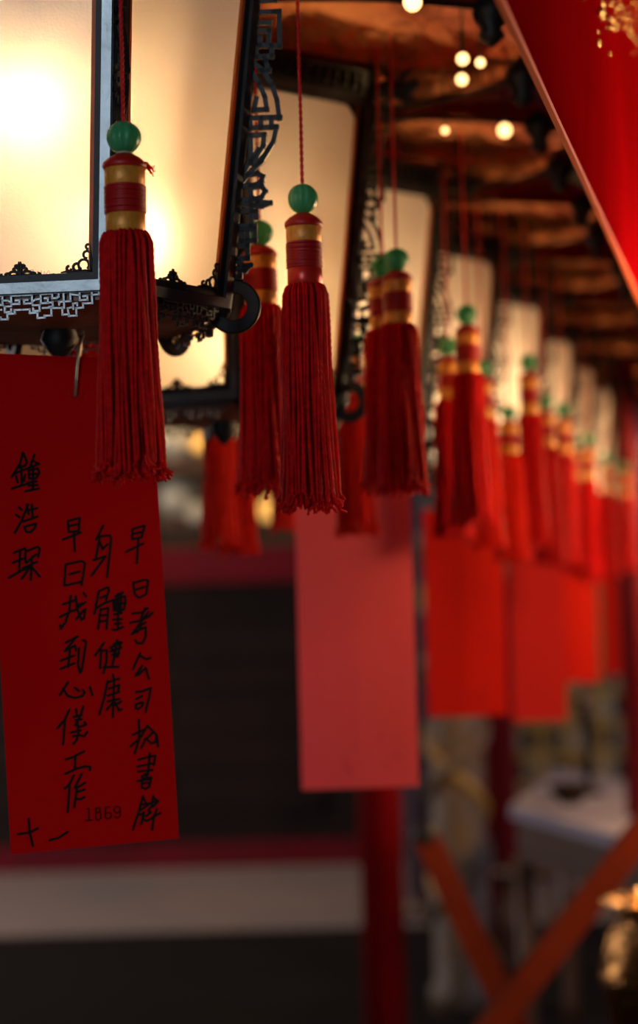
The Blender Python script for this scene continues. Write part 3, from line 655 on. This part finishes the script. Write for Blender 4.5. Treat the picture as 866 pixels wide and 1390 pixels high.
# lattice screen
x0 = P(692, 1000, 10.2).x; x1 = P(900, 1000, 10.2).x; zt, zb2 = 1.55, .30; oy = 10.2
t = thing('lattice_screen', 'yellow lattice screen with pale and dark squares behind the white table', 'screen', ((x0 + x1) / 2, oy, 0)); og = ((x0 + x1) / 2, oy, 0)
pbox('backing', x0, x1, oy + .06, oy + .09, zb2, zt, 'pale', t, og)
n = 5; st = (x1 - x0) / n; mb = MB()
for i in range(n + 1): mb.box((x0 + i * st - og[0], 0, (zt + zb2) / 2), (.035, .04, zt - zb2))
for j in range(8): mb.box((0, 0, zb2 + j * .165), (x1 - x0, .036, .03))
mb.build('lattice', M['yellow'], t)
for x in (x0, x1): pbox('frame_leg', x - .03, x + .03, oy - .03, oy + .09, 0, zt + .03, 'maroon', t, og)
# white table
zt = .86
def flo(px, py, z):
    d = ray(px, py); t = (z - EYE) / d.z; return Vector((0, 0, EYE)) + d * t
q = [flo(692, 1096, zt), flo(856, 1142, zt)]; e = (q[1] - q[0]); bk = flo(758, 1044, zt) - q[0]
q2 = q[0] + e * 1.25; q3 = q2 + bk; q4 = q[0] + bk
c = (q[0] + q2 + q3 + q4) / 4; t = thing('stone_top_table', 'table with pale white top, corner pointing left, at lower right', 'table', (c.x, c.y, .005)); cc = Vector((c.x, c.y, 0))
MB().hexa([p - cc + Vector((0, 0, -.035)) for p in (q[0], q2, q3, q4)] + [p - cc for p in (q[0], q2, q3, q4)]).build('tabletop', M['white_top'], t)
ins = [cc + (Vector((p.x, p.y, 0)) - cc) * .93 for p in (q[0], q2, q3, q4)]
MB().hexa([p - cc + Vector((0, 0, zt - .16)) for p in ins] + [p - cc + Vector((0, 0, zt - .035)) for p in ins]).build('table_apron', M['brown_wood'], t)
for p in ins:
    pp = (p - cc) * .93
    MB().lathe([(.03, 0), (.022, .05), (.028, .3), (.032, zt - .16)], 12, (pp.x, pp.y, 0)).build('leg', M['brown_wood'], t, True)
# bowl and candlestick on the table
p = flo(775, 1092, zt)
t = thing('ceramic_bowl', 'small dark bowl on the white table top', 'bowl', p)
MB().lathe([(.03, 0), (.034, .008), (.030, .012), (.055, .03), (.066, .06), (.062, .06), (.050, .032), (.0, .018)], 24).build('bowl_body', M['dark_wood'], t, True)
p = flo(800, 1080, zt)
t = thing('candlestick', 'tall dark candlestick standing on the white table', 'candlestick', p)
MB().lathe([(.045, 0), (.045, .012), (.015, .03), (.010, .06), (.020, .08), (.009, .11), (.009, .20), (.022, .22), (.024, .235), (.010, .24)], 20).build('stem', M['dark_wood'], t, True)
MB().lathe([(.010, .24), (.010, .33), (.0, .334)], 12).build('candle', M['brown_wood'], t, True)
# stool under/before the table
p = flo(716, 1235, 0.02); p = P(718, 1180, 7.6); t = thing('wooden_stool', 'low brown wooden stool in shade below the white table', 'stool', (p.x, 7.6, .005))
hz = .42
MB().lathe([(.0, hz), (.15, hz), (.155, hz - .02), (.14, hz - .035), (0, hz - .035)], 24).build('seat', M['brown_wood'], t, True)
for k in range(4):
    a = k * PI / 2 + .6; MB().tube([(.10 * math.cos(a), .10 * math.sin(a), hz - .03), (.14 * math.cos(a), .14 * math.sin(a), 0)], .016, 8).build('leg', M['brown_wood'], t, True)
# crossed orange-red rails of a folding stand
Yr = 3.9
def down(pxa, pya, pxb, pyb, Y):
    A, B = P(pxa, pya, Y), P(pxb, pyb, Y); k = (A.z - .045) / (A.z - B.z); return A, A + (B - A) * k
A1, B1 = down(905, 1085, 740, 1300, Yr); A2, B2 = down(578, 1135, 655, 1300, Yr + .08)
c = (B1 + B2) / 2; t = thing('folding_stand', 'orange red folding stand of two crossed rails at bottom right', 'stand', (c.x, c.y, 0)); cc = Vector((c.x, c.y, 0))
MB().beam(A1 - cc, B1 - cc, .055, .045, (0, 1, 0)).build('crossed_rail', M['orange_lacquer'], t); MB().beam(A2 - cc, B2 - cc, .055, .045, (0, 1, 0)).build('crossed_rail', M['orange_lacquer'], t)
MB().lathe([(0, .03), (.022, .02), (.03, 0), (.022, -.02), (0, -.03)], 14, A2 - cc).build('end_cap', M['iron'], t, True)
A1b, B1b = A1 + Vector((.03, .45, 0)), B1 + Vector((.03, .45, 0))
# brass urn on pedestal at the lower right
p = P(925, 1335, 3.3); t = thing('brass_urn', 'hammered golden brass urn glinting at the bottom right corner', 'urn', (p.x, 3.3, .005)); z = p.z
MB().lathe([(.16, 0), (.16, .03), (.09, .06), (.075, z - .22), (.12, z - .19), (.12, z - .17)], 28).build('pedestal', M['red_lacquer'], t, True)
MB().lathe([(.05, z - .17), (.07, z - .15), (.115, z - .07), (.135, z + .01), (.120, z + .08), (.095, z + .11), (.13, z + .135), (.125, z + .14), (.085, z + .11), (.10, z + .07), (0, z - .1)], 40, flute=.03, nf=20).build('urn_body', M['brass'], t, True)
# shelf with pale and amber lamps above the partition
for zz, lb in ((1.94, 'lower brown shelf on the back wall above the partition'), (2.27, 'upper brown shelf on the back wall, under the pale globe')):
    sh = thing('wall_shelf', lb, 'shelf', (-1.6, 11.0, zz)); og = (-1.6, 11.0, zz)
    pbox('board', -3.6, .35, 10.80, 11.19, zz - .03, zz, 'brown_wood', sh, og)
    for x in (-3.5, -2.2, -1.25, .32): pbox('bracket', x - .02, x + .02, 11.02, 11.19, zz - .10, zz - .03, 'brown_wood', sh, og)
def globe(px, py, Y, r, m, label, zs):
    p = P(px, py, Y); t = thing('globe_lamp', label, 'lamp', (p.x, Y, zs), group='globe lamps on the back shelf')
    h = max(p.z - zs, r * .9)
    MB().lathe([(r * .6, 0), (r * .6, .015), (r * .3, .03), (r * .25, max(h - r * .95, .035))], 18).build('lamp_foot', M['brown_wood'], t, True)
    MB().lathe([(max(r * math.sin(PI * i / 12), .001), h - r * math.cos(PI * i / 12)) for i in range(13)], 20).build('lamp_globe', M[m], t, True)
globe(241, 596, 10.98, .118, 'porcelain', 'pale globe lamp on the upper back shelf beside the amber lamp', 2.27)
globe(272, 602, 10.88, .045, 'amber_lamp', 'small amber lamp on the upper back shelf', 2.27)
globe(240, 676, 10.98, .10, 'porcelain', 'pale globe lamp on the lower back shelf', 1.94)
globe(268, 700, 10.86, .06, 'porcelain', 'small pale globe lamp at the right of the lower shelf lamp', 1.94)
globe(370, 708, 10.9, .07, 'amber_lamp', 'dim amber lamp on the back shelf below the soft red tassel', 1.94)
# dark plant pot on shelf
p = P(336, 665, 10.98); t = thing('potted_plant', 'dark green potted plant on the back shelf', 'plant', (p.x, 10.98, 1.94))
MB().lathe([(.05, 0), (.08, .12), (.075, .12), (.0, .10)], 16).build('pot', M['brown_wood'], t, True)
mb = MB(); rnd = random.Random(3)
for i in range(40):
    a = rnd.uniform(0, 2 * PI); l = rnd.uniform(.10, .16); d = Vector((math.cos(a), math.sin(a) * .6, 0)); s_ = Vector((-d.y, d.x, 0)) * .018
    b0 = Vector((0, 0, .10)); m_ = b0 + d * l * .5 + Vector((0, 0, l * .9)); e_ = b0 + d * l * .9 + Vector((0, 0, l * rnd.uniform(.6, 1.2)))
    mb.add([b0, m_ + s_, e_, m_ - s_], [(0, 1, 2, 3)])
mb.build('foliage', M['green'], t)
# added glowing balls standing in for golden highlights on the copper canopies
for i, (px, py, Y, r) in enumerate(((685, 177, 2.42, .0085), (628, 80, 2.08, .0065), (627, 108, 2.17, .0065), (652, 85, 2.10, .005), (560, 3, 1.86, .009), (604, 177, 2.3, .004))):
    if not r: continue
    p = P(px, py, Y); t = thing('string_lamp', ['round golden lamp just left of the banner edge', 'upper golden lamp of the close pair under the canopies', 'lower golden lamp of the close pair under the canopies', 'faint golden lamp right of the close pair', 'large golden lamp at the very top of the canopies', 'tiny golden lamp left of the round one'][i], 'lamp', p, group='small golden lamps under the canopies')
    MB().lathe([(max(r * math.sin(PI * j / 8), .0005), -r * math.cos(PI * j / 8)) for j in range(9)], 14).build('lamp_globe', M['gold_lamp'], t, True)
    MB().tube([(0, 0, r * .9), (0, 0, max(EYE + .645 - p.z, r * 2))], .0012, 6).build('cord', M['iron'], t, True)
# ------------------------------------------------------------------ lights
def area(name, loc, target, size, sy, power, col):
    l = bpy.data.lights.new(name, 'AREA'); l.shape = 'RECTANGLE'; l.size = size; l.size_y = sy; l.energy = power; l.color = col
    o = bpy.data.objects.new(name, l); COL.objects.link(o); o.location = loc
    o.rotation_euler = (Vector(target) - Vector(loc)).to_track_quat('-Z', 'Y').to_euler(); return o
area('daylight_door', (-1.9, -3.4, 2.2), (-.2, 1.6, 1.6), 1.1, 2.0, 76, (.74, .87, 1))
area('daylight_side_door', (-5.0, 8.2, 2.2), (-.8, 9.6, .0), 1.6, 1.8, 130, (1, .88, .86))
area('hall_lamp', (2.6, 2.2, 3.4), (.4, 2.2, 1.9), .5, .5, 22, (1, .62, .32))
def point(name, loc, power, col, r=.06):
    l = bpy.data.lights.new(name, 'POINT'); l.energy = power; l.color = col; l.shadow_soft_size = r
    o = bpy.data.objects.new(name, l); COL.objects.link(o); o.location = loc
point('altar_lamp', (-.9, 10.2, 3.1), 60, (1, .68, .35), .15)  # added warm fill for the brown back wall, not a visible fixture
area('daylight_right_door', (4.8, 6.8, 2.3), (1.2, 6.5, .8), 1.5, 2.0, 34, (.72, .74, 1))  # added cool fill so the lattice and table show; no opening is built
for i, (x, y, z, e) in enumerate(((.66, 2.3, 1.70, 14), (.98, 3.6, 1.72, 30), (1.38, 5.2, 1.74, 45))): point('aisle_lamp', (x, y, z), e, (1, .58, .26), .09)  # added warm points out of frame to brighten the copper canopies
area('aisle_counter_light', (2.4, 3.1, 1.45), (.4, 3.0, 1.65), .5, .4, 28, (1, .60, .32))  # added warm fill for the tassels, out of frame
point('urn_lamp', (1.2, 2.4, 1.9), 5, (1, .62, .28), .04)  # added unseen light that brings out glints on the brass
w = bpy.data.worlds.new('hall_ambient'); bpy.context.scene.world = w; w.use_nodes = True
w.node_tree.nodes['Background'].inputs[0].default_value = (.55, .60, .75, 1); w.node_tree.nodes['Background'].inputs[1].default_value = .05
sc = bpy.context.scene
sc.view_settings.view_transform = 'Standard'; sc.view_settings.look = 'None'; sc.view_settings.exposure = 0; sc.view_settings.gamma = 1
sc.view_settings.use_curve_mapping = False
